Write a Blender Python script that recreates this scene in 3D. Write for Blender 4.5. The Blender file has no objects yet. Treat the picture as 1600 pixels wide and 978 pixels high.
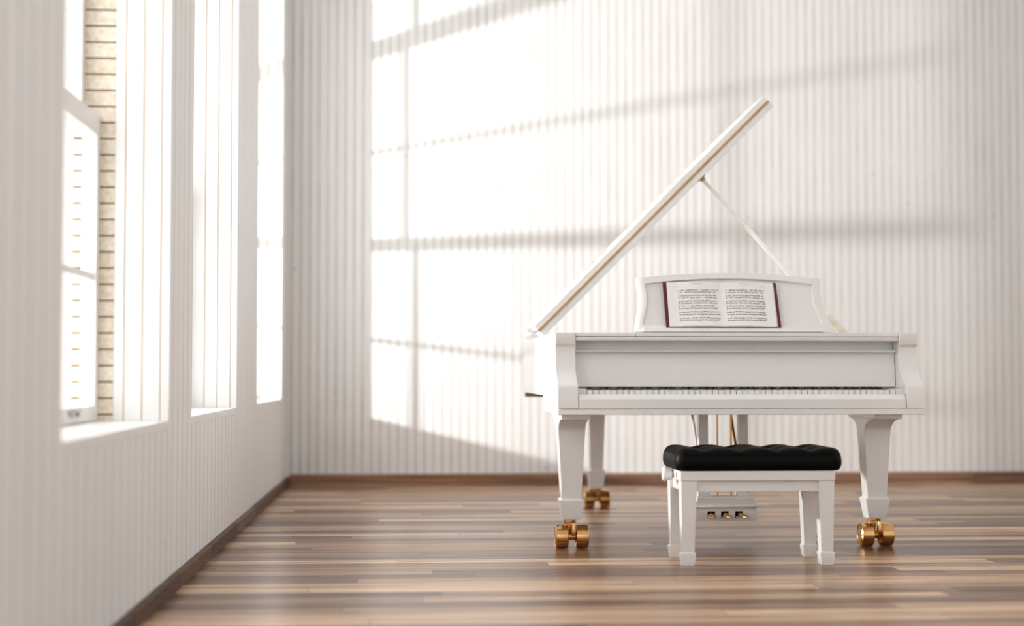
import bpy, bmesh, math, random
from mathutils import Vector, Matrix
random.seed(7)
C = bpy.context.scene.collection
PI = math.pi

# ------------------------------------------------------------------ materials
def mat(name, color=(.8,.8,.8), rough=.5, metal=0, coat=0, spec=.5, sheen=0):
    m = bpy.data.materials.new(name); m.use_nodes = True
    b = m.node_tree.nodes['Principled BSDF']
    b.inputs['Base Color'].default_value = (*color, 1)
    b.inputs['Roughness'].default_value = rough
    b.inputs['Metallic'].default_value = metal
    b.inputs['Coat Weight'].default_value = coat
    b.inputs['Coat Roughness'].default_value = .08
    b.inputs['Specular IOR Level'].default_value = spec
    b.inputs['Sheen Weight'].default_value = sheen
    return m

def N(m, t, **kw):
    n = m.node_tree.nodes.new(t)
    for k, v in kw.items(): setattr(n, k, v)
    return n

def L(m, a, b): m.node_tree.links.new(a, b)

def math_n(m, op, a, b=None):
    n = N(m, 'ShaderNodeMath', operation=op)
    for i, v in enumerate((a, b)):
        if v is None: continue
        if isinstance(v, (int, float)): n.inputs[i].default_value = v
        else: L(m, v, n.inputs[i])
    return n.outputs[0]

def ramp(m, fac, stops):
    n = N(m, 'ShaderNodeValToRGB')
    e = n.color_ramp.elements
    while len(e) < len(stops): e.new(.5)
    for i, (p, c) in enumerate(stops):
        e[i].position = p; e[i].color = (*c, 1)
    L(m, fac, n.inputs[0]); return n.outputs[0]

def mixc(m, mode, fac, a, b):
    n = N(m, 'ShaderNodeMix', data_type='RGBA', blend_type=mode)
    if isinstance(fac, (int, float)): n.inputs[0].default_value = fac
    else: L(m, fac, n.inputs[0])
    for i, v in ((6, a), (7, b)):
        if isinstance(v, tuple): n.inputs[i].default_value = (*v, 1)
        else: L(m, v, n.inputs[i])
    return n.outputs[2]

def mottled(name, color, rough, amount=.08, scale=(3,3,3), **kw):
    m = mat(name, color, rough, **kw)
    b = m.node_tree.nodes['Principled BSDF']
    tc = N(m, 'ShaderNodeTexCoord'); mp = N(m, 'ShaderNodeMapping')
    mp.inputs['Scale'].default_value = scale
    L(m, tc.outputs['Object'], mp.inputs[0])
    no = N(m, 'ShaderNodeTexNoise'); no.inputs['Scale'].default_value = 1; no.inputs['Detail'].default_value = 5
    L(m, mp.outputs[0], no.inputs[0])
    lo = tuple(c*(1-amount) for c in color); hi = tuple(min(1, c*(1+amount)) for c in color)
    L(m, ramp(m, no.outputs[0], [(.3, lo), (.7, hi)]), b.inputs['Base Color'])
    return m

white = mottled('white_lacquer', (.80,.785,.77), .28, .015, (4,4,4), coat=.5)
white_wood = mottled('painted_wood', (.84,.82,.80), .38, .02, (4,4,4))
brass = mottled('brass', (.76,.45,.18), .24, .1, (30,30,30), metal=1)
gold = mottled('gold_hinge', (.50,.30,.11), .35, .1, (9,9,9), metal=.6)
steel = mat('steel', (.5,.5,.5), .35, metal=1)
ink = mat('ink', (.035,.035,.04), .8)
faint_ink = mat('faint_ink', (.33,.33,.34), .8)
paper = mottled('paper', (.82,.81,.79), .8, .02, (20,20,20))
red_cloth = mottled('red_cover', (.10,.008,.012), .45, .2, (60,60,60))
ivory = mottled('key_ivory', (.85,.83,.80), .3, .02, (9,9,9), coat=.4)
ebony = mat('key_black', (.008,.010,.009), .25)
felt = mat('felt_black', (.004,.004,.004), .95, spec=.1)
leather = mottled('black_leather', (.0014,.0014,.0014), .45, .3, (40,40,40), spec=.09)
shade_wood = mottled('brace_wood', (.24,.19,.16), .6, .2, (2,40,40))
plate_gold = mottled('cast_plate', (.55,.40,.16), .4, .08, (6,6,6), metal=.7)
board_wood = mottled('soundboard_wood', (.55,.38,.2), .45, .15, (3,60,3))

def wall_mat():
    m = mottled('painted_planks', (.875,.87,.862), .55, .03, (9,9,.8))
    b = m.node_tree.nodes['Principled BSDF']
    tc = N(m, 'ShaderNodeTexCoord'); mp = N(m, 'ShaderNodeMapping')
    mp.inputs['Scale'].default_value = (60,60,2.2)
    L(m, tc.outputs['Object'], mp.inputs[0])
    no = N(m, 'ShaderNodeTexNoise'); no.inputs['Scale'].default_value = 1; no.inputs['Detail'].default_value = 6
    L(m, mp.outputs[0], no.inputs[0])
    bu = N(m, 'ShaderNodeBump'); bu.inputs['Strength'].default_value = .25; bu.inputs['Distance'].default_value = .004
    L(m, no.outputs[0], bu.inputs['Height']); L(m, bu.outputs[0], b.inputs['Normal'])
    # occasional knots
    vo = N(m, 'ShaderNodeTexVoronoi'); vo.inputs['Scale'].default_value = 1
    mp2 = N(m, 'ShaderNodeMapping'); mp2.inputs['Scale'].default_value = (7,7,3.2)
    L(m, tc.outputs['Object'], mp2.inputs[0]); L(m, mp2.outputs[0], vo.inputs[0])
    kn = ramp(m, vo.outputs['Distance'], [(.03, (.55,.45,.38)), (.06, (1,1,1))])
    old = b.inputs['Base Color'].links[0].from_socket
    L(m, mixc(m, 'MULTIPLY', .6, old, kn), b.inputs['Base Color'])
    return m
planks = wall_mat()
groove_side = mottled('plank_gap_worn', (.34,.28,.23), .8, .2, (5,5,3))
groove = mottled('plank_gap_wood', (.66,.50,.28), .8, .2, (5,5,3))
groove_back = mottled('plank_gap_painted', (.68,.64,.585), .8, .2, (5,5,3))

def brick_mat():
    m = mat('cream_brick', (.8,.7,.55), .85)
    b = m.node_tree.nodes['Principled BSDF']
    tc = N(m, 'ShaderNodeTexCoord'); sp = N(m, 'ShaderNodeSeparateXYZ'); L(m, tc.outputs['Object'], sp.inputs[0])
    cb = N(m, 'ShaderNodeCombineXYZ')
    L(m, math_n(m, 'ADD', sp.outputs[0], sp.outputs[1]), cb.inputs[0]); L(m, sp.outputs[2], cb.inputs[1])
    br = N(m, 'ShaderNodeTexBrick')
    br.inputs['Scale'].default_value = 1; br.inputs['Brick Width'].default_value = 9
    br.inputs['Row Height'].default_value = .053; br.inputs['Mortar Size'].default_value = .0035
    br.inputs['Mortar Smooth'].default_value = .2
    br.inputs['Color1'].default_value = (.86,.78,.64,1); br.inputs['Color2'].default_value = (.90,.84,.73,1)
    br.inputs['Mortar'].default_value = (.22,.13,.08,1)
    L(m, cb.outputs[0], br.inputs[0])
    no = N(m, 'ShaderNodeTexNoise'); no.inputs['Scale'].default_value = 60; L(m, tc.outputs['Object'], no.inputs[0])
    sp2 = ramp(m, no.outputs[0], [(.35, (.8,.74,.66)), (.6, (1,1,1))])
    L(m, mixc(m, 'MULTIPLY', .7, br.outputs[0], sp2), b.inputs['Base Color'])
    return m
brick = brick_mat()

def wood_strip(name, row_h, length, stops, rough, dark=1.0):
    m = mat(name, rough=rough)
    b = m.node_tree.nodes['Principled BSDF']
    tc = N(m, 'ShaderNodeTexCoord'); sp = N(m, 'ShaderNodeSeparateXYZ'); L(m, tc.outputs['Object'], sp.inputs[0])
    yr = math_n(m, 'DIVIDE', sp.outputs[1], row_h)
    row = math_n(m, 'FLOOR', yr)
    wn = N(m, 'ShaderNodeTexWhiteNoise', noise_dimensions='1D'); L(m, row, wn.inputs['W'])
    xs = math_n(m, 'ADD', math_n(m, 'DIVIDE', sp.outputs[0], length), math_n(m, 'MULTIPLY', wn.outputs[0], 7.3))
    cell = math_n(m, 'FLOOR', xs)
    cb = N(m, 'ShaderNodeCombineXYZ'); L(m, cell, cb.inputs[0]); L(m, row, cb.inputs[1])
    w2 = N(m, 'ShaderNodeTexWhiteNoise', noise_dimensions='2D'); L(m, cb.outputs[0], w2.inputs[0])
    # grain, shifted per board
    mp = N(m, 'ShaderNodeMapping'); mp.inputs['Scale'].default_value = (.9, 42, 42)
    off = N(m, 'ShaderNodeVectorMath', operation='MULTIPLY'); L(m, w2.outputs['Color'], off.inputs[0]); off.inputs[1].default_value = (9,9,9)
    ad = N(m, 'ShaderNodeVectorMath', operation='ADD'); L(m, tc.outputs['Object'], ad.inputs[0]); L(m, off.outputs[0], ad.inputs[1])
    L(m, ad.outputs[0], mp.inputs[0])
    no = N(m, 'ShaderNodeTexNoise'); no.inputs['Scale'].default_value = 1.3; no.inputs['Detail'].default_value = 7
    no.inputs['Roughness'].default_value = .62; no.inputs['Distortion'].default_value = .35
    L(m, mp.outputs[0], no.inputs[0])
    g = math_n(m, 'MULTIPLY', math_n(m, 'SUBTRACT', no.outputs[0], .5), 1.75)
    v = math_n(m, 'ADD', math_n(m, 'ADD', math_n(m, 'MULTIPLY', math_n(m, 'SUBTRACT', w2.outputs[0], .5), .62), .5), g)
    col = ramp(m, v, stops)
    # joints
    fy = math_n(m, 'FRACT', yr); fx = math_n(m, 'FRACT', xs)
    jy = math_n(m, 'LESS_THAN', fy, .028); jx = math_n(m, 'LESS_THAN', fx, .0016)
    j = math_n(m, 'MAXIMUM', jy, jx)
    L(m, mixc(m, 'MULTIPLY', math_n(m, 'MULTIPLY', j, .8), col, (.25,.2,.17)), b.inputs['Base Color'])
    bu = N(m, 'ShaderNodeBump'); bu.inputs['Strength'].default_value = .12; bu.inputs['Distance'].default_value = .002
    L(m, no.outputs[0], bu.inputs['Height']); L(m, bu.outputs[0], b.inputs['Normal'])
    return m
floor_m = wood_strip('oiled_floorboards', .115, 1.7,
    [(.10,(.046,.017,.007)), (.36,(.20,.098,.050)), (.60,(.43,.255,.145)), (.88,(.80,.57,.36))], .3)
floor_m.node_tree.nodes['Principled BSDF'].inputs['Specular IOR Level'].default_value = .3
skirt_m = wood_strip('skirting_walnut', .4, 1.7,
    [(.1,(.06,.026,.014)), (.5,(.20,.100,.060)), (.9,(.34,.19,.115))], .7)

def glass_mat():
    m = bpy.data.materials.new('window_glass'); m.use_nodes = True
    nt = m.node_tree; nt.nodes.clear()
    out = nt.nodes.new('ShaderNodeOutputMaterial'); mx = nt.nodes.new('ShaderNodeMixShader')
    tr = nt.nodes.new('ShaderNodeBsdfTransparent'); gl = nt.nodes.new('ShaderNodeBsdfGlossy'); fr = nt.nodes.new('ShaderNodeFresnel')
    gl.inputs['Roughness'].default_value = .01; fr.inputs[0].default_value = 1.35
    ge = nt.nodes.new('ShaderNodeNewGeometry'); su = nt.nodes.new('ShaderNodeMath'); su.operation = 'SUBTRACT'; su.inputs[0].default_value = 1
    mu = nt.nodes.new('ShaderNodeMath'); mu.operation = 'MULTIPLY'       # reflect at the outer faces only
    nt.links.new(ge.outputs['Backfacing'], su.inputs[1]); nt.links.new(su.outputs[0], mu.inputs[0]); nt.links.new(fr.outputs[0], mu.inputs[1])
    nt.links.new(mu.outputs[0], mx.inputs[0]); nt.links.new(tr.outputs[0], mx.inputs[1]); nt.links.new(gl.outputs[0], mx.inputs[2])
    nt.links.new(mx.outputs[0], out.inputs[0]); return m
glass = glass_mat()

# ------------------------------------------------------------------ mesh helpers
def box(bm, x0, x1, y0, y1, z0, z1, mi=0):
    v = [bm.verts.new(p) for p in ((x0,y0,z0),(x1,y0,z0),(x1,y1,z0),(x0,y1,z0),(x0,y0,z1),(x1,y0,z1),(x1,y1,z1),(x0,y1,z1))]
    for f in ((0,3,2,1),(4,5,6,7),(0,1,5,4),(1,2,6,5),(2,3,7,6),(3,0,4,7)):
        bm.faces.new([v[i] for i in f]).material_index = mi

def rings(bm, secs, cap=True, mi=0):
    """loft closed sections (lists of points) into one solid"""
    vs = [[bm.verts.new(p) for p in s] for s in secs]
    n = len(vs[0])
    for a, b in zip(vs, vs[1:]):
        for i in range(n):
            j = (i+1) % n
            bm.faces.new((a[i], a[j], b[j], b[i])).material_index = mi
    if cap:
        bm.faces.new(list(reversed(vs[0]))).material_index = mi
        bm.faces.new(vs[-1]).material_index = mi

def prof_x(bm, prof, x0, x1):            # (y,z) profile extruded along x
    rings(bm, [[(x0,y,z) for y,z in prof], [(x1,y,z) for y,z in prof]])

def prism_z(bm, outline, z0, z1):
    rings(bm, [[(x,y,z0) for x,y in outline], [(x,y,z1) for x,y in outline]])

def tube(bm, a, b, r0, r1=None, n=20):
    r1 = r0 if r1 is None else r1
    a, b = Vector(a), Vector(b); d = (b-a).normalized()
    u = d.orthogonal().normalized(); w = d.cross(u)
    rings(bm, [[tuple(p + (u*math.cos(t)+w*math.sin(t))*r) for t in [2*PI*i/n for i in range(n)]] for p, r in ((a,r0),(b,r1))])

def lathe(bm, c, axis, prof, n=40):      # prof: (offset along axis, radius)
    c = Vector(c); d = Vector(axis).normalized(); u = d.orthogonal().normalized(); w = d.cross(u)
    rings(bm, [[tuple(c + d*o + (u*math.cos(t)+w*math.sin(t))*r) for t in [2*PI*i/n for i in range(n)]] for o, r in prof])

def obj(name, bm, m, parent=None, bevel=0, seg=2, angle=35, sub=0):
    bmesh.ops.recalc_face_normals(bm, faces=bm.faces)
    me = bpy.data.meshes.new(name); bm.to_mesh(me); bm.free()
    for x in (m if isinstance(m, (list, tuple)) else [m]): me.materials.append(x)
    for p in me.polygons: p.use_smooth = True
    me.set_sharp_from_angle(angle=math.radians(angle))
    o = bpy.data.objects.new(name, me); C.objects.link(o)
    if parent is not None:
        o.parent = parent
        if parent.type == 'EMPTY': o.matrix_parent_inverse = Matrix.Translation(-parent.location)
    if bevel:
        b = o.modifiers.new('bevel', 'BEVEL'); b.width = bevel; b.segments = seg; b.limit_method = 'ANGLE'
        b.angle_limit = math.radians(40); b.harden_normals = True
    if sub:
        s = o.modifiers.new('sub', 'SUBSURF'); s.levels = sub; s.render_levels = sub
    return o

def thing(name, loc, label=None, cat=None, group=None, kind=None):
    o = bpy.data.objects.new(name, None); C.objects.link(o); o.location = loc; o.empty_display_size = .1
    if label: o['label'] = label
    if cat: o['category'] = cat
    if group: o['group'] = group
    if kind: o['kind'] = kind
    return o

def struct(o, label, cat):
    o['kind'] = 'structure'; o['label'] = label; o['category'] = cat; return o

def B(): return bmesh.new()

# ------------------------------------------------------------------ room shell
WX, WY, H = -.775, 10.40, 4.1            # left wall face, back wall face, height
OX, EX = -.955, -1.115                    # back of plank lining, outer face of brick
WIN = [(3.67, 5.287), (5.83, 7.36), (8.36, 9.955)]
SILL, HEAD = .562, 3.55

def grooved(bm, axis, a0, a1, z0, z1, pos, inward, sp, phase=0, gw=.005, gd=.006, gm=1):
    """vertical planks with V gaps on a plane; 'inward' = sign pointing into the wall"""
    ks = []; k = math.ceil((a0-phase)/sp)
    while phase + k*sp < a1:
        g = phase + k*sp
        if g-gw > a0 and g+gw < a1: ks.append(g)
        k += 1
    pts = [(a0, 0)]; mis = []
    for g in ks:
        pts += [(g-gw/2, 0), (g, gd), (g+gw/2, 0)]; mis += [0, gm, gm]
    pts.append((a1, 0)); mis.append(0)
    def P(a, d, z):
        return (a, pos+inward*d, z) if axis == 'x' else (pos+inward*d, a, z)
    lo = [bm.verts.new(P(a, d, z0)) for a, d in pts]; hi = [bm.verts.new(P(a, d, z1)) for a, d in pts]
    for i, mi in enumerate(mis):
        bm.faces.new((lo[i], lo[i+1], hi[i+1], hi[i])).material_index = mi

def raw_obj(name, bm, mats):
    me = bpy.data.meshes.new(name); bm.to_mesh(me); bm.free()
    for x in mats: me.materials.append(x)
    o = bpy.data.objects.new(name, me); C.objects.link(o); return o

bm = B(); box(bm, WX-.02, 7.5, -3, WY+.02, -.05, 0)
struct(obj('floor', bm, floor_m), 'brown strip wood floor with long dark and light boards', 'floor')

bm = B(); grooved(bm, 'x', WX-.03, 7.5, 0, H, WY, 1, .0573, gw=.0078, gd=.006)
box(bm, EX, 7.5, WY+.012, WY+.2, -.05, H)
struct(raw_obj('wall_back', bm, [planks, groove_back]), 'white plank wall behind the piano catching window light', 'wall')

bm = B()
ys = [-3] + [y for w in WIN for y in w] + [WY]
grooved(bm, 'y', -3, WY, 0, SILL, WX, -1, .119, .02, gw=.0055, gm=2)
grooved(bm, 'y', -3, WY, HEAD, H, WX, -1, .119, .02, gw=.0055, gm=2)
for i in range(0, len(ys), 2):
    grooved(bm, 'y', ys[i], ys[i+1], SILL, HEAD, WX, -1, .119, .02, gw=.0055, gm=2)
for y0, y1 in WIN:                        # plank-lined reveals
    grooved(bm, 'x', OX if y1 < 6 else -.995, WX, SILL, HEAD, y1, 1, .0585, WX-.029, gw=.0035, gd=.004)  # farther windows: white planks cover the brick, standing in for its blown-out light
    grooved(bm, 'x', OX, WX, SILL, HEAD, y0, -1, .0585, WX-.029, gw=.0035, gd=.004)
    box(bm, OX, WX, y0, y1, HEAD-.004, HEAD)
box(bm, OX, WX-.006, -3, WY, 0, SILL-.03); box(bm, OX, WX-.006, -3, WY, HEAD+.002, H)
for i in range(0, len(ys), 2): box(bm, OX, WX-.006, ys[i]+(.005 if i else 0), ys[i+1]-.005, SILL-.03, HEAD+.002)
struct(raw_obj('wall_left', bm, [planks, groove, groove_side]), 'white plank wall on the left with three tall window openings', 'wall')

bm = B()
box(bm, EX, OX-.001, -3, WY, -.05, SILL-.025); box(bm, EX, OX-.001, -3, WY, HEAD, H)
for i in range(0, len(ys), 2): box(bm, EX, OX-.001, ys[i]+(.02 if i >= 4 else 0), ys[i+1], SILL-.025, HEAD)
struct(obj('wall_outer', bm, brick), 'cream brick outer layer of the left wall showing in the window reveals', 'wall')

bm = B(); box(bm, WX-.004, -.752, -3, WY, 0, .052)
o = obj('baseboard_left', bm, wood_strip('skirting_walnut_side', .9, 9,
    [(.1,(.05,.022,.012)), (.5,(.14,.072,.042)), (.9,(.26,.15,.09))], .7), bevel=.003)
struct(o, 'dark brown skirting board along the left wall', 'skirting board')
bm = B(); box(bm, -.752, 7.5, WY-.022, WY+.004, 0, .070)
struct(obj('baseboard_back', bm, skirt_m, bevel=.003), 'dark brown skirting board along the back wall', 'skirting board')

RY = [-3, -1.2, .6, 1.4, 3.2, 4.0, 5.8, WY]           # unseen right wall, added with three tall openings to let fill light in
bm = B(); box(bm, 4.75, 4.95, -3, WY, -.05, .55); box(bm, 4.75, 4.95, -3, WY, 3.6, H)
for i in range(0, len(RY), 2): box(bm, 4.75, 4.95, RY[i], RY[i+1], .55, 3.6)
struct(obj('wall_right_added', bm, planks), 'unseen plain white wall on the right, added with tall openings for the room light', 'wall')
bm = B(); box(bm, EX, 4.95, -3, WY+.2, H, H+.15)  # unseen ceiling, added to keep sky light from spilling over the walls
struct(obj('ceiling', bm, planks), 'white ceiling added out of view to shape the room light', 'ceiling')

# windows: sliding sashes with margin panes, set in the brick
def sash(root, name, y0, y1, z0, z1, x, rail_b, rail_t, zm):
    t = .05; st = .05
    bm = B()
    box(bm, x-t, x, y0, y1, z0, z0+rail_b); box(bm, x-t, x, y0, y1, z1-rail_t, z1)
    box(bm, x-t, x, y0, y0+st, z0+rail_b, z1-rail_t); box(bm, x-t, x, y1-st, y1, z0+rail_b, z1-rail_t)
    for ym in (y0+.38, y1-.38):
        box(bm, x-t+.008, x-.008, ym-.004, ym+.004, z0+rail_b, z1-rail_t)
    if zm:
        box(bm, x-t+.009, x-.009, y0+st, y1-st, zm-.010, zm+.010)
    s = obj(name, bm, white_wood, root)
    bm = B(); box(bm, x-t/2-.002, x-t/2+.002, y0+st*.5, y1-st*.5, z0+rail_b*.5, z1-rail_t*.5)
    obj('pane', bm, glass, s)
    return s
for n, (y0, y1) in enumerate(WIN):
    w = thing('window_%d' % (n+1), (-1.03, (y0+y1)/2, SILL), ['white sash window nearest the camera with cream brick beside it',
        'white sash window in the middle of the left wall', 'white sash window nearest the back wall'][n], 'window', kind='structure')
    a, b = y0+.001, y1-.001
    lo = sash(w, 'lower_sash', a, b, SILL+.003, 1.555, -1.003, .046, .067, 1.028)
    bm = B()
    yc = a+1.21 if n == 0 else (a+b)/2
    box(bm, -1.003, -.995, yc-.045, yc+.045, .586, .600); box(bm, -.999, -.985, yc-.045, yc-.033, .586, .612)
    box(bm, -.999, -.985, yc+.033, yc+.045, .586, .612); box(bm, -.992, -.982, yc-.045, yc+.045, .600, .612)
    h = obj('sash_lift', bm, steel, lo, bevel=.002); h['label'] = 'grey metal sash lift'
    sash(w, 'upper_sash', a, b, 1.490, 2.545, -1.055, .06, .06, 1.995)
    sash(w, 'transom_light', a, b, 2.50, HEAD-.004, -1.003, .085, .06, None)
    bm = B(); box(bm, EX-.04, WX+.001, a, b, SILL-.03, SILL)
    obj('window_sill', bm, white_wood, w, bevel=.003)

# ------------------------------------------------------------------ grand piano
XL, XR = .595, 2.073
piano = thing('grand_piano', (1.33, 7.4, 0), 'white grand piano with its lid propped open on brass casters', 'piano')

def catmull(pts, n=10):
    out = []
    for i in range(len(pts)-1):
        p0 = Vector(pts[max(i-1,0)]); p1 = Vector(pts[i]); p2 = Vector(pts[i+1]); p3 = Vector(pts[min(i+2, len(pts)-1)])
        for k in range(n):
            t = k/n
            out.append(tuple(.5*((2*p1)+(p2-p0)*t+(2*p0-5*p1+4*p2-p3)*t*t+(3*p1-p0-3*p2+p3)*t**3)))
    out.append(tuple(pts[-1])); return out
curve = catmull([(XL,6.95),(XL,7.5),(XL,8.1),(.625,8.5),(.74,8.80),(.96,8.93),(1.20,8.84),(1.36,8.50),(1.50,8.10),(1.74,7.76),(1.98,7.50),(XR,7.20),(XR,6.95)], 8)
def offset(path, d):
    out = []
    for i, p in enumerate(path):
        a = Vector(path[max(i-1,0)]); b = Vector(path[min(i+1,len(path)-1)]); t = (b-a).normalized()
        out.append((p[0]+t.y*d, p[1]-t.x*d))
    return out
inner = offset(curve, .07)
bm = B()
n = len(curve)
V = {}
for key, path, z in (('ob',curve,.622),('ot',curve,.881),('ib',inner,.622),('it',inner,.881)):
    V[key] = [bm.verts.new((x,y,z)) for x,y in path]
for i in range(n-1):
    for a, b in (('ob','ot'),('ot','it'),('it','ib'),('ib','ob')):
        bm.faces.new((V[a][i], V[a][i+1], V[b][i+1], V[b][i]))
for i in (0, n-1): bm.faces.new((V['ob'][i], V['ot'][i], V['it'][i], V['ib'][i]))
obj('rim', bm, white, piano, bevel=.003, angle=30)

bm = B(); prism_z(bm, [p for p in offset(curve, .06)], .70, .712); obj('soundboard', bm, board_wood, piano)
bm = B(); prism_z(bm, [p for p in offset(curve, .085)], .77, .785)
for k in range(5): box(bm, .78+k*.24, .80+k*.24, 7.0, 8.3-.16*abs(k-1), .785, .81)
obj('iron_plate', bm, plate_gold, piano, bevel=.003)
for x0, x1, y0, z0, z1 in ((.60, 1.56, 8.10, .599, .6218), (.67, 1.99, 7.35, .63, .699)):
    bm = B(); box(bm, x0, x1, y0, y0+.06, z0, z1); obj('belly_brace', bm, shade_wood, piano, bevel=.002)

# key bed, arms, key slip
bm = B(); box(bm, XL, XR, 6.30, 6.965, .5527, .5745); box(bm, XL+.004, XR-.004, 6.306, 6.96, .57, .578)
obj('keybed', bm, white, piano, bevel=.0022)
arm_prof = [(6.300,.5772),(6.300,.655),(6.303,.667),(6.312,.677),(6.330,.686),(6.352,.697),(6.375,.713),(6.392,.735),
            (6.402,.765),(6.406,.800),(6.404,.826),(6.395,.834),(6.393,.840),(6.393,.8815),(6.97,.8815),(6.97,.5772)]
for x0, x1 in ((XL-.0012, .676), (1.998, XR+.0012)):
    bm = B(); prof_x(bm, arm_prof, x0, x1); obj('arm', bm, white, piano, bevel=.003, seg=3)
bm = B(); prof_x(bm, [(6.301,.577),(6.301,.613),(6.306,.620),(6.322,.634),(6.328,.634),(6.328,.577)], .6785, 1.9955)
obj('key_slip', bm, white, piano, bevel=.0025, seg=3)
for x0, x1 in ((.6765, .712), (1.964, 1.9975)):
    bm = B(); box(bm, x0, x1, 6.332, 6.47, .58, .656); obj('key_block', bm, white, piano, bevel=.002)

# keys: 52 white, 36 black
kx0, kw = .7135, 1.2495/52
def dup_part(o, parent, dx):
    c = o.copy(); C.objects.link(c); c.parent = parent; c.matrix_parent_inverse = o.matrix_parent_inverse.copy(); c.location.x = o.location.x+dx; return c
bm = B(); box(bm, kx0+.0011, kx0+kw-.0011, 6.332, 6.465, .628, .6505)
wk = obj('white_key', bm, ivory, piano, bevel=.0012)
for i in range(1, 52): dup_part(wk, piano, i*kw)
bm = B()
def rect(x0,x1,y0,y1,z): return [(x0,y0,z),(x1,y0,z),(x1,y1,z),(x0,y1,z)]
rings(bm, [rect(kx0-.0068,kx0+.0068,6.374,6.466,.6506), rect(kx0-.0062,kx0+.0062,6.377,6.466,.6535), rect(kx0-.0045,kx0+.0045,6.384,6.466,.6625)])
bk = obj('black_key', bm, ebony, piano, bevel=.001)
first = True
for i in range(1, 52):
    # white key 0 is A: order A B C D E F G; a black key sits right of A, C, D, F, G
    if (i-1) % 7 in (0, 2, 3, 5, 6):
        if first: bk.location.x = i*kw + bk.location.x; first = False; base = i
        else: dup_part(bk, piano, (i-base)*kw)
bm = B(); box(bm, .7125, 1.9635, 6.456, 6.460, .6506, .6545); obj('key_felt', bm, felt, piano)
bm = B(); box(bm, .6765, 1.9975, 6.466, 6.49, .58, .664); obj('name_rail', bm, white, piano)

# fallboard, moulding, top boards
fb = [(6.440,.6630),(6.446,.70),(6.452,.75),(6.455,.795),(6.452,.8025),(6.434,.8035),(6.430,.808),(6.434,.8125),(6.480,.8135),(6.480,.850),(6.50,.850),(6.50,.6630)]
bm = B(); prof_x(bm, fb, .6775, 1.9965); obj('fallboard', bm, white, piano, bevel=.0015)
bm = B(); prof_x(bm, [(6.401,.8475),(6.398,.852),(6.398,.862),(6.402,.8655),(6.52,.8655),(6.52,.8475)], .6775, 1.9965)
obj('front_moulding', bm, white, piano, bevel=.001)
for nm, x0, x1 in (('top_board', .6775, .9176), ('music_shelf', .9190, 1.7420), ('top_board', 1.7434, 1.9965)):
    bm = B(); box(bm, x0, x1, 6.398, 6.86, .8668, .8815); obj(nm, bm, white, piano, bevel=.0016)

# music desk: tilted board with raised frame
tilt = math.radians(23.5); DY, DZ = 6.50, .8815
def desk(u, v, w=0):                     # u across, v up the board, w towards the player
    return (1.336+u, DY + v*math.sin(tilt) - w*math.cos(tilt), DZ + v*math.cos(tilt) + w*math.sin(tilt))
def desk_outline(inset):
    right = [(.408,0),(.4045,.03),(.399,.06),(.3915,.095),(.3855,.125),(.3825,.155),(.383,.19),(.3855,.22),(.3885,.247)]
    b0 = .030 if inset else 0
    right = catmull(right, 3)
    pts = []
    for u, v in right:
        if inset: pts.append((u-inset, b0 + (v/.247)*(.247-b0-inset*.75)))
        else: pts.append((u, v))
    top = []
    m = 24
    for k in range(1, m):
        s = 1-2*k/m
        u0 = pts[-1][0] if False else (.3885-(inset or 0))
        vt = .247 + .025*(1-s*s) + (0 if abs(s) < .92 else 0) - (inset*.75 if inset else 0)
        top.append((u0*s, vt))
    return pts + top + [(-u, v) for u, v in reversed(pts)]
out, inn = desk_outline(0), desk_outline(.034)
bm = B()
rings(bm, [[desk(u, v, -.012) for u, v in out], [desk(u, v, .002) for u, v in out]])
obj('desk_panel', bm, white, piano, angle=40)
bm = B()
A = [bm.verts.new(desk(u, v, .0022)) for u, v in out]; A2 = [bm.verts.new(desk(u, v, .0115)) for u, v in out]
A3 = [bm.verts.new(desk(u*.994, .003+v*.985, .0135)) for u, v in out]
D3 = [bm.verts.new(desk(u, v, .0135)) for u, v in inn]
D2 = [bm.verts.new(desk(u*.986, v*.985+.002, .0022)) for u, v in inn]
for X, Y in ((A,A2),(A2,A3),(A3,D3),(D3,D2)):
    for i in range(len(X)):
        j = (i+1) % len(X); bm.faces.new((X[i],X[j],Y[j],Y[i]))
obj('desk_frame', bm, white, piano, angle=50)
bm = B()
rings(bm, [[desk(u, v, w) for u, v in ((-.374,.0),(.374,.0),(.374,.016),(-.374,.016))] for w in (.012, .021)])
obj('desk_ledge', bm, white, piano, bevel=.002)
for u in (-.25, .25):
    bm = B(); tube(bm, desk(u, .14, -.011), (1.336+u, 6.72, .8805), .005); obj('desk_support', bm, brass, piano)

# lid (opened 45 degrees) + folded front flap + hinge
P0 = Vector((.594, 0, .9094)); th = math.radians(45.02)
du = Vector((math.cos(th), 0, math.sin(th))); dn = Vector((-math.sin(th), 0, math.cos(th)))
def lidp(s, y, w): p = P0 + du*s + dn*w; return (p.x, y, p.z)
lid_out = [(0,7.20)] + [(x-XL if x > XL else 0, y+.012) for x, y in curve if y > 7.24 or x < 1.2 and y > 7.21]
lid_out = [(s*1.012, y) for s, y in lid_out] + [(1.496, 7.20)]
bm = B(); rings(bm, [[lidp(s, y, -.032) for s, y in lid_out], [lidp(s, y, -.004) for s, y in lid_out]])
obj('lid', bm, white, piano, bevel=.0025)
flap = [(0,7.205),(1.493,7.205),(1.493,7.45),(1.46,7.62),(1.38,7.70),(0,7.70)]
bm = B(); rings(bm, [[lidp(s, y, .004) for s, y in flap], [lidp(s, y, .031) for s, y in flap]])
o = obj('lid_flap', bm, white, piano, bevel=.0025)
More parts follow.
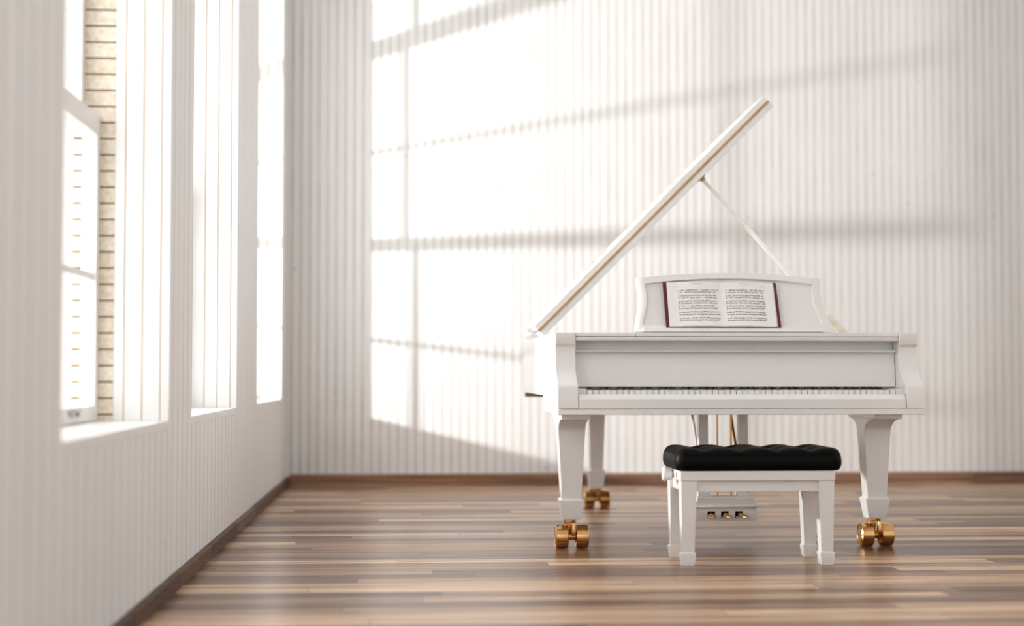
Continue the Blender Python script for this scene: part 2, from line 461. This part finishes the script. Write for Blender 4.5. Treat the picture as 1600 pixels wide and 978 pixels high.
bm = B(); rings(bm, [[lidp(s, y, -.004) for s, y in ((0,7.197),(1.494,7.197),(1.494,7.22),(0,7.22))], [lidp(s, y, .004) for s, y in ((0,7.197),(1.494,7.197),(1.494,7.22),(0,7.22))]])
obj('lid_hinge', bm, gold, piano)['label'] = 'thin gold hinge strip along the lid edge'
# prop stick with brass bracket
top = Vector(lidp(1.035, 7.27, -.044)); bot = Vector((1.975, 7.10, .890)); d = (bot-top).normalized()
end = bot + d*.09
side = Vector((0,1,0)).cross(d).normalized()
def stick(bm, a, b, wa, wb, t):
    rings(bm, [[tuple(p+side*w*s1+Vector((0,t*s2,0))) for s1,s2 in ((-1,-1),(1,-1),(1,1),(-1,1))] for p, w in ((a,wa),(b,wb))])
bm = B(); stick(bm, top, end, .0062, .0150, .007); obj('prop_stick', bm, white, piano, bevel=.002)
bm = B(); stick(bm, bot-d*.12+side*.004, bot-d*.0+side*.004, .0145, .0165, .0085); obj('prop_fitting', bm, mottled('worn_painted_brass', (.74,.66,.54), .45, .16, (30,30,30)), piano, bevel=.002)
bm = B()
c = Vector(lidp(1.035, 7.27, -.033))
rings(bm, [[tuple(c+du*a+Vector((0,b,0))-dn*w) for a, b in ((-s1,-.012),(s1,-.012),(s1,.012),(-s1,.012))] for w, s1 in ((0,.022),(.004,.022),(.006,.012),(.018,.008))])
obj('prop_bracket', bm, mottled('dark_brass', (.42,.24,.10), .4, .1, (9,9,9), metal=.5), piano)

# legs with double casters
def leg(cx, secs, cy, zb, label=None):
    bm = B()
    rings(bm, [rect(cx-h, cx+h, y0, y1, z) for z, h, y0, y1 in secs])
    lg = obj('leg', bm, white, piano, bevel=.002, angle=30)
    for s in (-1, 1):
        x0 = cx + .0045 + (s*.0415)
        bm = B()
        lathe(bm, (x0, cy, .0483), (1,0,0), [(-.0265,.030),(-.0235,.034),(-.0235,.040),(-.0265,.043),(-.0235,.0475),(0,.0483),(.0235,.0475),(.0265,.043),(.0235,.040),(.0235,.034),(.0265,.030)] if s < 0 else
              [(-.0125,.012),(-.0125,.036),(-.0255,.042),(-.0235,.0470),(0,.0483),(.0235,.0470),(.0265,.043),(.0235,.040),(.0235,.034),(.0265,.030)])
        obj('caster_wheel', bm, brass, lg, angle=25)
    bm = B()
    tube(bm, (cx-.030, cy, .0483), (cx+.04, cy, .0483), .0155)
    tube(bm, (cx-.010, cy+.010, .045), (cx-.010, cy+.010, zb), .0165)
    rings(bm, [rect(cx-.022,cx+.022,cy-.02,cy+.03,zb-.012), rect(cx-.022,cx+.022,cy-.02,cy+.03,zb)])
    obj('caster_fork', bm, brass, lg, bevel=.003)
    bm = B()
    pts = [(cy-.012,zb+.002,.004),(cy-.040,zb-.012,.0048),(cy-.048,.072,.0075),(cy-.044,.058,.0075),(cy-.010,.050,.006)]
    rings(bm, [[(cx+.009-w,y-.005,z),(cx+.009+w,y-.005,z),(cx+.009+w,y+.005,z+.003),(cx+.009-w,y+.005,z+.003)] for y, z, w in pts])
    obj('caster_brake', bm, brass, lg, bevel=.002)
def front_secs():
    s = [(.5527,.0565,6.37,6.76),(.533,.0565,6.37,6.76)]
    for k in range(1, 9):
        a = PI/2*k/8
        s.append((.533-.055*(1-math.cos(a)), .0565-.0005*k/8, 6.372+.148*math.sin(a), 6.757-.127*math.sin(a)))
    s += [(.42,.0515,6.5225,6.6265),(.30,.0455,6.527,6.620),(.206,.0400,6.531,6.614),(.200,.049,6.521,6.624),(.195,.0495,6.5205,6.6245),(.118,.0365,6.535,6.61)]
    return s
leg(.672, front_secs(), 6.575, .118)
leg(1.943, front_secs(), 6.575, .118)
rear = [(.700,.075,8.42,8.70),(.622,.075,8.42,8.70),(.60,.060,8.46,8.66),(.56,.047,8.49,8.63),(.49,.0435,8.50,8.61),(.204,.033,8.515,8.60),(.198,.0445,8.505,8.608),(.190,.045,8.505,8.609),(.104,.036,8.515,8.60)]
leg(1.012, rear, 8.565, .104)

# pedal lyre
LC = 1.3445
for x in (1.2585, 1.4295):
    bm = B(); box(bm, x-.020, x+.020, 6.75, 6.79, .20, .5527); box(bm, x-.026, x+.026, 6.742, 6.798, .196, .214)
    obj('lyre_post', bm, white, piano, bevel=.002)
bm = B()
def lr(h, y0, y1, z): return rect(LC-h, LC+h, y0, y1, z)
rings(bm, [lr(.1480,6.698,6.885,.1525), lr(.1485,6.697,6.886,.1555), lr(.138,6.704,6.874,.1600), lr(.129,6.709,6.868,.167), lr(.1235,6.712,6.862,.178), lr(.1205,6.714,6.860,.189), lr(.1190,6.716,6.858,.1935), lr(.1165,6.719,6.856,.196)])
box(bm, LC-.128, LC+.128, 6.7165, 6.866, .1504, .1525)
obj('lyre_cap', bm, white, piano, angle=45, bevel=.001)
px = (1.2835, 1.3415, 1.4020)
bm = B()
x0, x1, y0, y1, z0, z1 = LC-.1335, LC+.1335, 6.712, 6.87, .0935, .1505
ha, hb = .1075, .1355                     # slot heights
box(bm, x0, x1, y0, y0+.01, z0, ha); box(bm, x0, x1, y0, y0+.01, hb, z1)
edges = [x0] + [v for p in px for v in (p-.0165, p+.0165)] + [x1]
for i in range(0, len(edges), 2): box(bm, edges[i], edges[i+1], y0, y0+.01, ha, hb)
box(bm, x0, x1, y1-.01, y1, z0, z1); box(bm, x0, x0+.01, y0+.01, y1-.01, z0, z1); box(bm, x1-.01, x1, y0+.01, y1-.01, z0, z1)
box(bm, x0+.01, x1-.01, y0+.01, y1-.01, z0, z0+.008)
lyb = obj('lyre_box', bm, white, piano)
bm = B(); box(bm, x0+.011, x1-.011, y0+.0105, y0+.013, z0+.009, ha-.001) ; 
box(bm, x0+.0105, x1-.0105, y0+.05, y0+.055, z0+.009, z1-.001)
obj('slot_shade', bm, felt, lyb)  # black sheets behind the slots stand in for the shade inside
for k, p in enumerate(px):
    a = (-.16, .02, .14)[k]
    bm = B()
    secs = []
    for t, w, h, z in ((.04,.008,.006,.124),(0,.008,.006,.124),(-.012,.0095,.007,.1235),(-.04,.0135,.0085,.121),(-.07,.0155,.009,.119),(-.09,.0135,.008,.118),(-.099,.007,.005,.1175)):
        cx = p - t*math.sin(a); cy = 6.722 + t*math.cos(a)
        secs.append([(cx+w*math.cos(q), cy, z+h*math.sin(q)) for q in [2*PI*i/14 for i in range(14)]])
    rings(bm, secs)
    box(bm, p-.013, p+.013, 6.708, 6.716, ha+.002, ha+.008)
    obj('pedal', bm, brass, piano, angle=50)
for x in (1.3229, 1.3815):
    bm = B(); tube(bm, (x, 6.775, .196), (x, 6.775, .5527), .0042); obj('pedal_rod', bm, brass, piano)
bm = B(); tube(bm, (1.278, 6.862, .205), (1.306, 7.37, .632), .006); obj('lyre_brace', bm, white, piano)
bm = B(); tube(bm, (1.452, 6.862, .205), (1.486, 7.37, .632), .006); obj('lyre_brace', bm, brass, piano)['label'] = 'brass brace rod'

# ------------------------------------------------------------------ music book on the desk
book = thing('music_book', desk(0, .018, .02), 'open red-covered sheet music book resting on the white music desk', 'sheet music')
W0 = .0155
bx0, bx1 = -.2775, .1995; bc = -.039; vb, vt = .0175, .2245
bm = B()
rings(bm, [[desk(u+.006*0, v, w) for u, v in ((bx0,vb),(bx1,vb),(bx1-.004,vt),(bx0-.002,vt))] for w in (W0, W0+.005)])
obj('cover', bm, red_cloth, book, bevel=.001)
def page_w(t):                            # height of page above the cover, t = 0 at the fold, 1 at the fore edge
    return W0+.0055 + .0105*math.sin(min(1, t*1.15+.04)*PI)**.8*(1-.35*t) + .001
def page(side):
    edge = (bx0+.0135) if side < 0 else (bx1-.0195)
    bm = B(); n = 24
    f, b = [], []
    for i in range(n+1):
        t = i/n; u = bc + (edge-bc)*t
        w = page_w(t)
        f.append((u, w)); b.append((u, W0+.005))
    secs = []
    for i in range(n+1):
        u, w = f[i]
        secs.append([desk(u, vb+.003, b[i][1]), desk(u, vb+.003, w), desk(u, vt-.002, w), desk(u, vt-.002, b[i][1])])
    rings(bm, secs)
    return obj('page_block', bm, paper, book, angle=60), edge
def inkquad(bm, edge, t0, t1, v0, v1, skew=0):
    e = .0006
    u0 = bc+(edge-bc)*t0; u1 = bc+(edge-bc)*t1
    w0 = page_w(t0)+e; w1 = page_w(t1)+e
    vs = [bm.verts.new(desk(*q)) for q in ((u0,v0,w0),(u1,v0+skew,w1),(u1,v1+skew,w1),(u0,v1,w0))]
    bm.faces.new(vs)
rnd = random.Random(3)
for side in (-1, 1):
    pg, edge = page(side)
    bm, bl, bh, bi, bj = B(), B(), B(), B(), B()
    def T(q): return q if side > 0 else 1-q                 # q runs left to right across the page
    ta, tb = (.19, .91) if side < 0 else (.07, .81)
    tops = [.1845, .1600, .1350, .1110, .0840, .0575]
    for si, vtop in enumerate(tops):
        for st in range(2):
            v = vtop - st*.0098
            for ln in range(5):
                vv = v - ln*.0011
                for k in range(6):
                    a = ta+(tb-ta)*k/6; c = ta+(tb-ta)*(k+1)/6
                    inkquad(bl, edge, T(a), T(c), vv-.00007, vv+.00007)
            # clef
            inkquad(bm, edge, T(ta+.012), T(ta+.026), v-.0040, v)
            dens = [.8,.9,.8,.75,.85,.9][si] if st == 0 else [.75,.6,.8,1,.9,.95][si]
            q = ta+.05
            while q < tb-.01:
                beat = rnd.random() < dens
                if beat:
                    nb = rnd.randint(2, 4); v0 = v - .0022 + rnd.uniform(-.0015,.0015)
                    for j in range(nb):
                        inkquad(bm, edge, T(q), T(q+.012), v0-.0011, v0+.0009, 0)
                        inkquad(bm, edge, T(q+.009), T(q+.0105), v0, v0+.0034)
                        q += .0175
                        v0 += rnd.uniform(-.0006,.0008)
                    inkquad(bm, edge, T(q-.0175*nb+.009), T(q-.007), v-.0022+.0028, v-.0022+.0036)
                    q += .006
                else: q += rnd.uniform(.015, .035)
    q = (ta+tb)/2-.10
    for k in range(11):                                    # small illegible heading
        inkquad(bh, edge, T(q+k*.018), T(q+k*.018+.012), .2125, .2142+.0006*(k % 3))
    for k in range(4):
        inkquad(bi, edge, T(ta-.04+k*.022), T(ta-.04+k*.022+.016), .2035, .2046)
        inkquad(bj, edge, T(tb-.06+k*.022), T(tb-.06+k*.022+.016), .2035, .2046)
    obj('notation', bm, ink, pg); obj('stave_lines', bl, faint_ink, pg); obj('heading', bh, faint_ink, pg); obj('heading', bi, faint_ink, pg); obj('heading', bj, faint_ink, pg)
# loose page edges beside the right-hand page
bm = B()
for k in range(3):
    u = bx1-.0190+.0022*k
    rings(bm, [[desk(u, vb+.004, W0+.005), desk(u+.0010, vb+.004, W0+.005), desk(u+.0010-.002, vt-.004, W0+.005), desk(u-.002, vt-.004, W0+.005)],
               [desk(u, vb+.004, W0+.009-.001*k), desk(u+.0010, vb+.004, W0+.009-.001*k), desk(u+.0010-.002, vt-.004, W0+.009-.001*k), desk(u-.002, vt-.004, W0+.009-.001*k)]])
obj('page_edges', bm, paper, book)

# ------------------------------------------------------------------ piano bench
bench = thing('piano_bench', (1.31, 6.09, 0), 'white piano bench with tufted black cushion in front of the keyboard', 'bench')
bm = B()
bx, bX, by, bY = 1.019, 1.603, 5.930, 6.250
rings(bm, [rect(bx-.0015, bX+.0015, by-.0015, bY+.0015, .316), rect(bx-.0015, bX+.0015, by-.0015, bY+.0015, .352)]); obj('seat_frame', bm, white, bench, bevel=.003, seg=3)
bm = B(); i_ = .014
box(bm, bx+.05, bX-.05, by+i_, by+i_+.018, .2745, .316); box(bm, bx+.05, bX-.05, bY-i_-.018, bY-i_, .2745, .316)
box(bm, bx+i_, bx+i_+.018, by+.04, bY-.04, .2745, .316); box(bm, bX-i_-.018, bX-i_, by+.04, bY-.04, .2745, .316)
obj('apron', bm, white, bench, bevel=.001)
for sx in (-1, 1):
    for sy in (-1, 1):
        xo = bx+.0015 if sx < 0 else bX-.0015; yo = by+.0015 if sy < 0 else bY-.0015
        def lsec(z, outer, w):           # outer = inset of the outer corner, w = size
            xa = xo - sx*outer; xb = xa - sx*w; ya = yo - sy*outer; yb = ya - sy*w
            return rect(min(xa,xb), max(xa,xb), min(ya,yb), max(ya,yb), z)
        bm = B()
        rings(bm, [lsec(.0,.0045,.0455), lsec(.043,-.0005,.0560), lsec(.0475,.0005,.0545), lsec(.050,.0045,.0465), lsec(.316,0,.0605)])
        obj('leg', bm, white, bench, bevel=.0015, angle=30)
# tufted cushion
NX, NY = 96, 52
cx0, cx1, cy0, cy1, cz0, cz1 = 1.006, 1.6285, 5.921, 6.262, .3525, .4225
cols = [1.1080, 1.2430, 1.3850, 1.5180]; rows = [6.02, 6.165]
btn = [(x, y) for x in cols for y in rows]
def cush(i, j, topside):
    a = i/NX*2-1; b = j/NY*2-1
    a = math.copysign(abs(a)**.8, a) if False else a
    # rounded-corner square mapping
    hx, hy = (cx1-cx0)/2, (cy1-cy0)/2
    x = a*hx; y = b*hy; r = .035
    dx = max(0, abs(x)-(hx-r)); dy = max(0, abs(y)-(hy-r))
    if dx > 0 and dy > 0:
        m = max(dx, dy); l = math.hypot(dx, dy); k = m/l
        x = math.copysign(hx-r+dx*k, x); y = math.copysign(hy-r+dy*k, y)
    ex = min(hx-abs(a*hx), hy-abs(b*hy))
    X_, Y_ = (cx0+cx1)/2+x, (cy0+cy1)/2+y
    e = min(1, ex/.042); dome = math.sqrt(max(0, 1-(1-e)**2))
    z = cz1 - .008 + .025*dome
    for (px_, py_) in btn:
        d2 = ((X_-px_)/.030)**2 + ((Y_-py_)/.034)**2
        z -= .014*math.exp(-d2)*dome
    for c_ in cols:                       # shallow pleats between the buttons
        z -= .0085*math.exp(-((X_-c_)/.028)**2)*dome
    for r_ in rows: z -= .0035*math.exp(-((Y_-r_)/.012)**2)*dome
    return X_, Y_, z
bm = B()
G = [[bm.verts.new(cush(i, j, True)) for j in range(NY+1)] for i in range(NX+1)]
for i in range(NX):
    for j in range(NY): bm.faces.new((G[i][j], G[i+1][j], G[i+1][j+1], G[i][j+1]))
loop = [(i, 0) for i in range(NX)] + [(NX, j) for j in range(NY)] + [(i, NY) for i in range(NX, 0, -1)] + [(0, j) for j in range(NY, 0, -1)]
prev = [G[i][j] for i, j in loop]
mx, my = (cx0+cx1)/2, (cy0+cy1)/2
ring0 = [v.co.copy() for v in prev]
for zf, s in ((.88,.0035),(.65,.006),(.4,.006),(.18,.002),(.05,-.004),(0,-.010)):
    cur = []
    for c0 in ring0:
        zz = cz0 + (c0.z-cz0)*zf
        dxy = Vector((c0.x-mx, c0.y-my)); nx_ = Vector((max(-1,min(1,dxy.x/(cx1-mx)))**7, max(-1,min(1,dxy.y/(cy1-my)))**7))
        if nx_.length > 1: nx_.normalize()
        cur.append(bm.verts.new((c0.x+nx_.x*s, c0.y+nx_.y*s, zz)))
    for i in range(len(cur)):
        j = (i+1) % len(cur); bm.faces.new((prev[i], prev[j], cur[j], cur[i]))
    prev = cur
bm.faces.new(list(reversed(prev)))
cu = obj('cushion', bm, leather, bench, angle=80)
bm = B()
m = len(ring0)
secs = []
step = 2
for k in range(0, m+1, step):
    c0 = ring0[k % m]; c1 = ring0[(k+step) % m]; t = (c1-c0).normalized(); nrm = Vector((t.y, -t.x, 0))
    p = Vector((c0.x, c0.y, c0.z)) + nrm*.0005
    secs.append([tuple(p + nrm*.0022*math.cos(q) + Vector((0,0,1))*.0022*math.sin(q)) for q in [2*PI*i/8 for i in range(8)]])
rings(bm, secs, cap=False); obj('piping', bm, leather, cu, angle=80)
for (x, y) in btn:
    zb = cush(round((x-cx0)/(cx1-cx0)*NX), round((y-cy0)/(cy1-cy0)*NY), True)[2]
    bm = B(); lathe(bm, (x, y, zb), (0,0,1), [(-.004,.007),(.001,.0075),(.0035,.005),(.0045,.001)], 16); obj('button', bm, leather, cu)
for s in (-1, 1):
    x = bx if s < 0 else bX
    bm = B(); lathe(bm, (x, 6.10, .333), (s,0,0), [(-.004,.016),(.008,.016),(.009,.024),(.026,.026),(.032,.0285),(.036,.0285),(.041,.025),(.042,.002)], 36)
    obj('height_knob', bm, white, bench, angle=40)
bm = B(); box(bm, bx-.0016, bx+.002, 6.005, 6.022, .322, .345); lathe(bm, (bx-.001, 6.0135, .3335), (-1,0,0), [(0,.006),(.0025,.005)], 14)
obj('adjuster_plate', bm, steel, bench)

# ------------------------------------------------------------------ light
w = bpy.data.worlds.new('World'); bpy.context.scene.world = w; w.use_nodes = True
nt = w.node_tree; bg = nt.nodes['Background']
tc = nt.nodes.new('ShaderNodeTexCoord'); sp = nt.nodes.new('ShaderNodeSeparateXYZ'); nt.links.new(tc.outputs['Generated'], sp.inputs[0])
rp = nt.nodes.new('ShaderNodeMapRange'); rp.inputs['From Min'].default_value = .2; rp.inputs['From Max'].default_value = -.9
rp.inputs['To Min'].default_value = 0; rp.inputs['To Max'].default_value = 3.4
nt.links.new(sp.outputs[0], rp.inputs['Value'])
r2 = nt.nodes.new('ShaderNodeMapRange'); r2.inputs['From Min'].default_value = .1; r2.inputs['From Max'].default_value = -1
r2.inputs['To Min'].default_value = .52; r2.inputs['To Max'].default_value = .76
nt.links.new(sp.outputs[1], r2.inputs['Value'])
am = nt.nodes.new('ShaderNodeMath'); am.operation = 'ADD'
r3 = nt.nodes.new('ShaderNodeMapRange'); r3.inputs['From Min'].default_value = .2; r3.inputs['From Max'].default_value = 1
r3.inputs['To Min'].default_value = 0; r3.inputs['To Max'].default_value = 1.0
nt.links.new(sp.outputs[0], r3.inputs['Value'])
a3 = nt.nodes.new('ShaderNodeMath'); a3.operation = 'ADD'
nt.links.new(rp.outputs[0], a3.inputs[0]); nt.links.new(r3.outputs[0], a3.inputs[1]); nt.links.new(a3.outputs[0], am.inputs[0]); nt.links.new(r2.outputs[0], am.inputs[1]); nt.links.new(am.outputs[0], bg.inputs['Strength'])
bg.inputs['Color'].default_value = (.995,1,1,1)

ld = bpy.data.lights.new('window_lamp', 'POINT'); ld.energy = 1500; ld.shadow_soft_size = .07; ld.color = (1,1,1)
lo = bpy.data.objects.new('window_lamp', ld); C.objects.link(lo); lo.location = (-4.3, 7.07, 1.405)

# ------------------------------------------------------------------ camera
cam = bpy.data.cameras.new('camera'); co = bpy.data.objects.new('camera', cam); C.objects.link(co)
cam.sensor_width = 36; cam.sensor_fit = 'HORIZONTAL'; cam.lens = 2500/1600*36
co.location = (0, 0, .713)
co.rotation_euler = (math.radians(90+2.199), 0, math.radians(-3.7505))
cam.dof.use_dof = True; cam.dof.focus_distance = 6.42; cam.dof.aperture_fstop = 1.15
cam.clip_end = 200
sc = bpy.context.scene; sc.camera = co
sc.view_settings.view_transform = 'Standard'; sc.view_settings.look = 'None'
sc.view_settings.exposure = 0; sc.view_settings.gamma = 1; sc.view_settings.use_curve_mapping = False
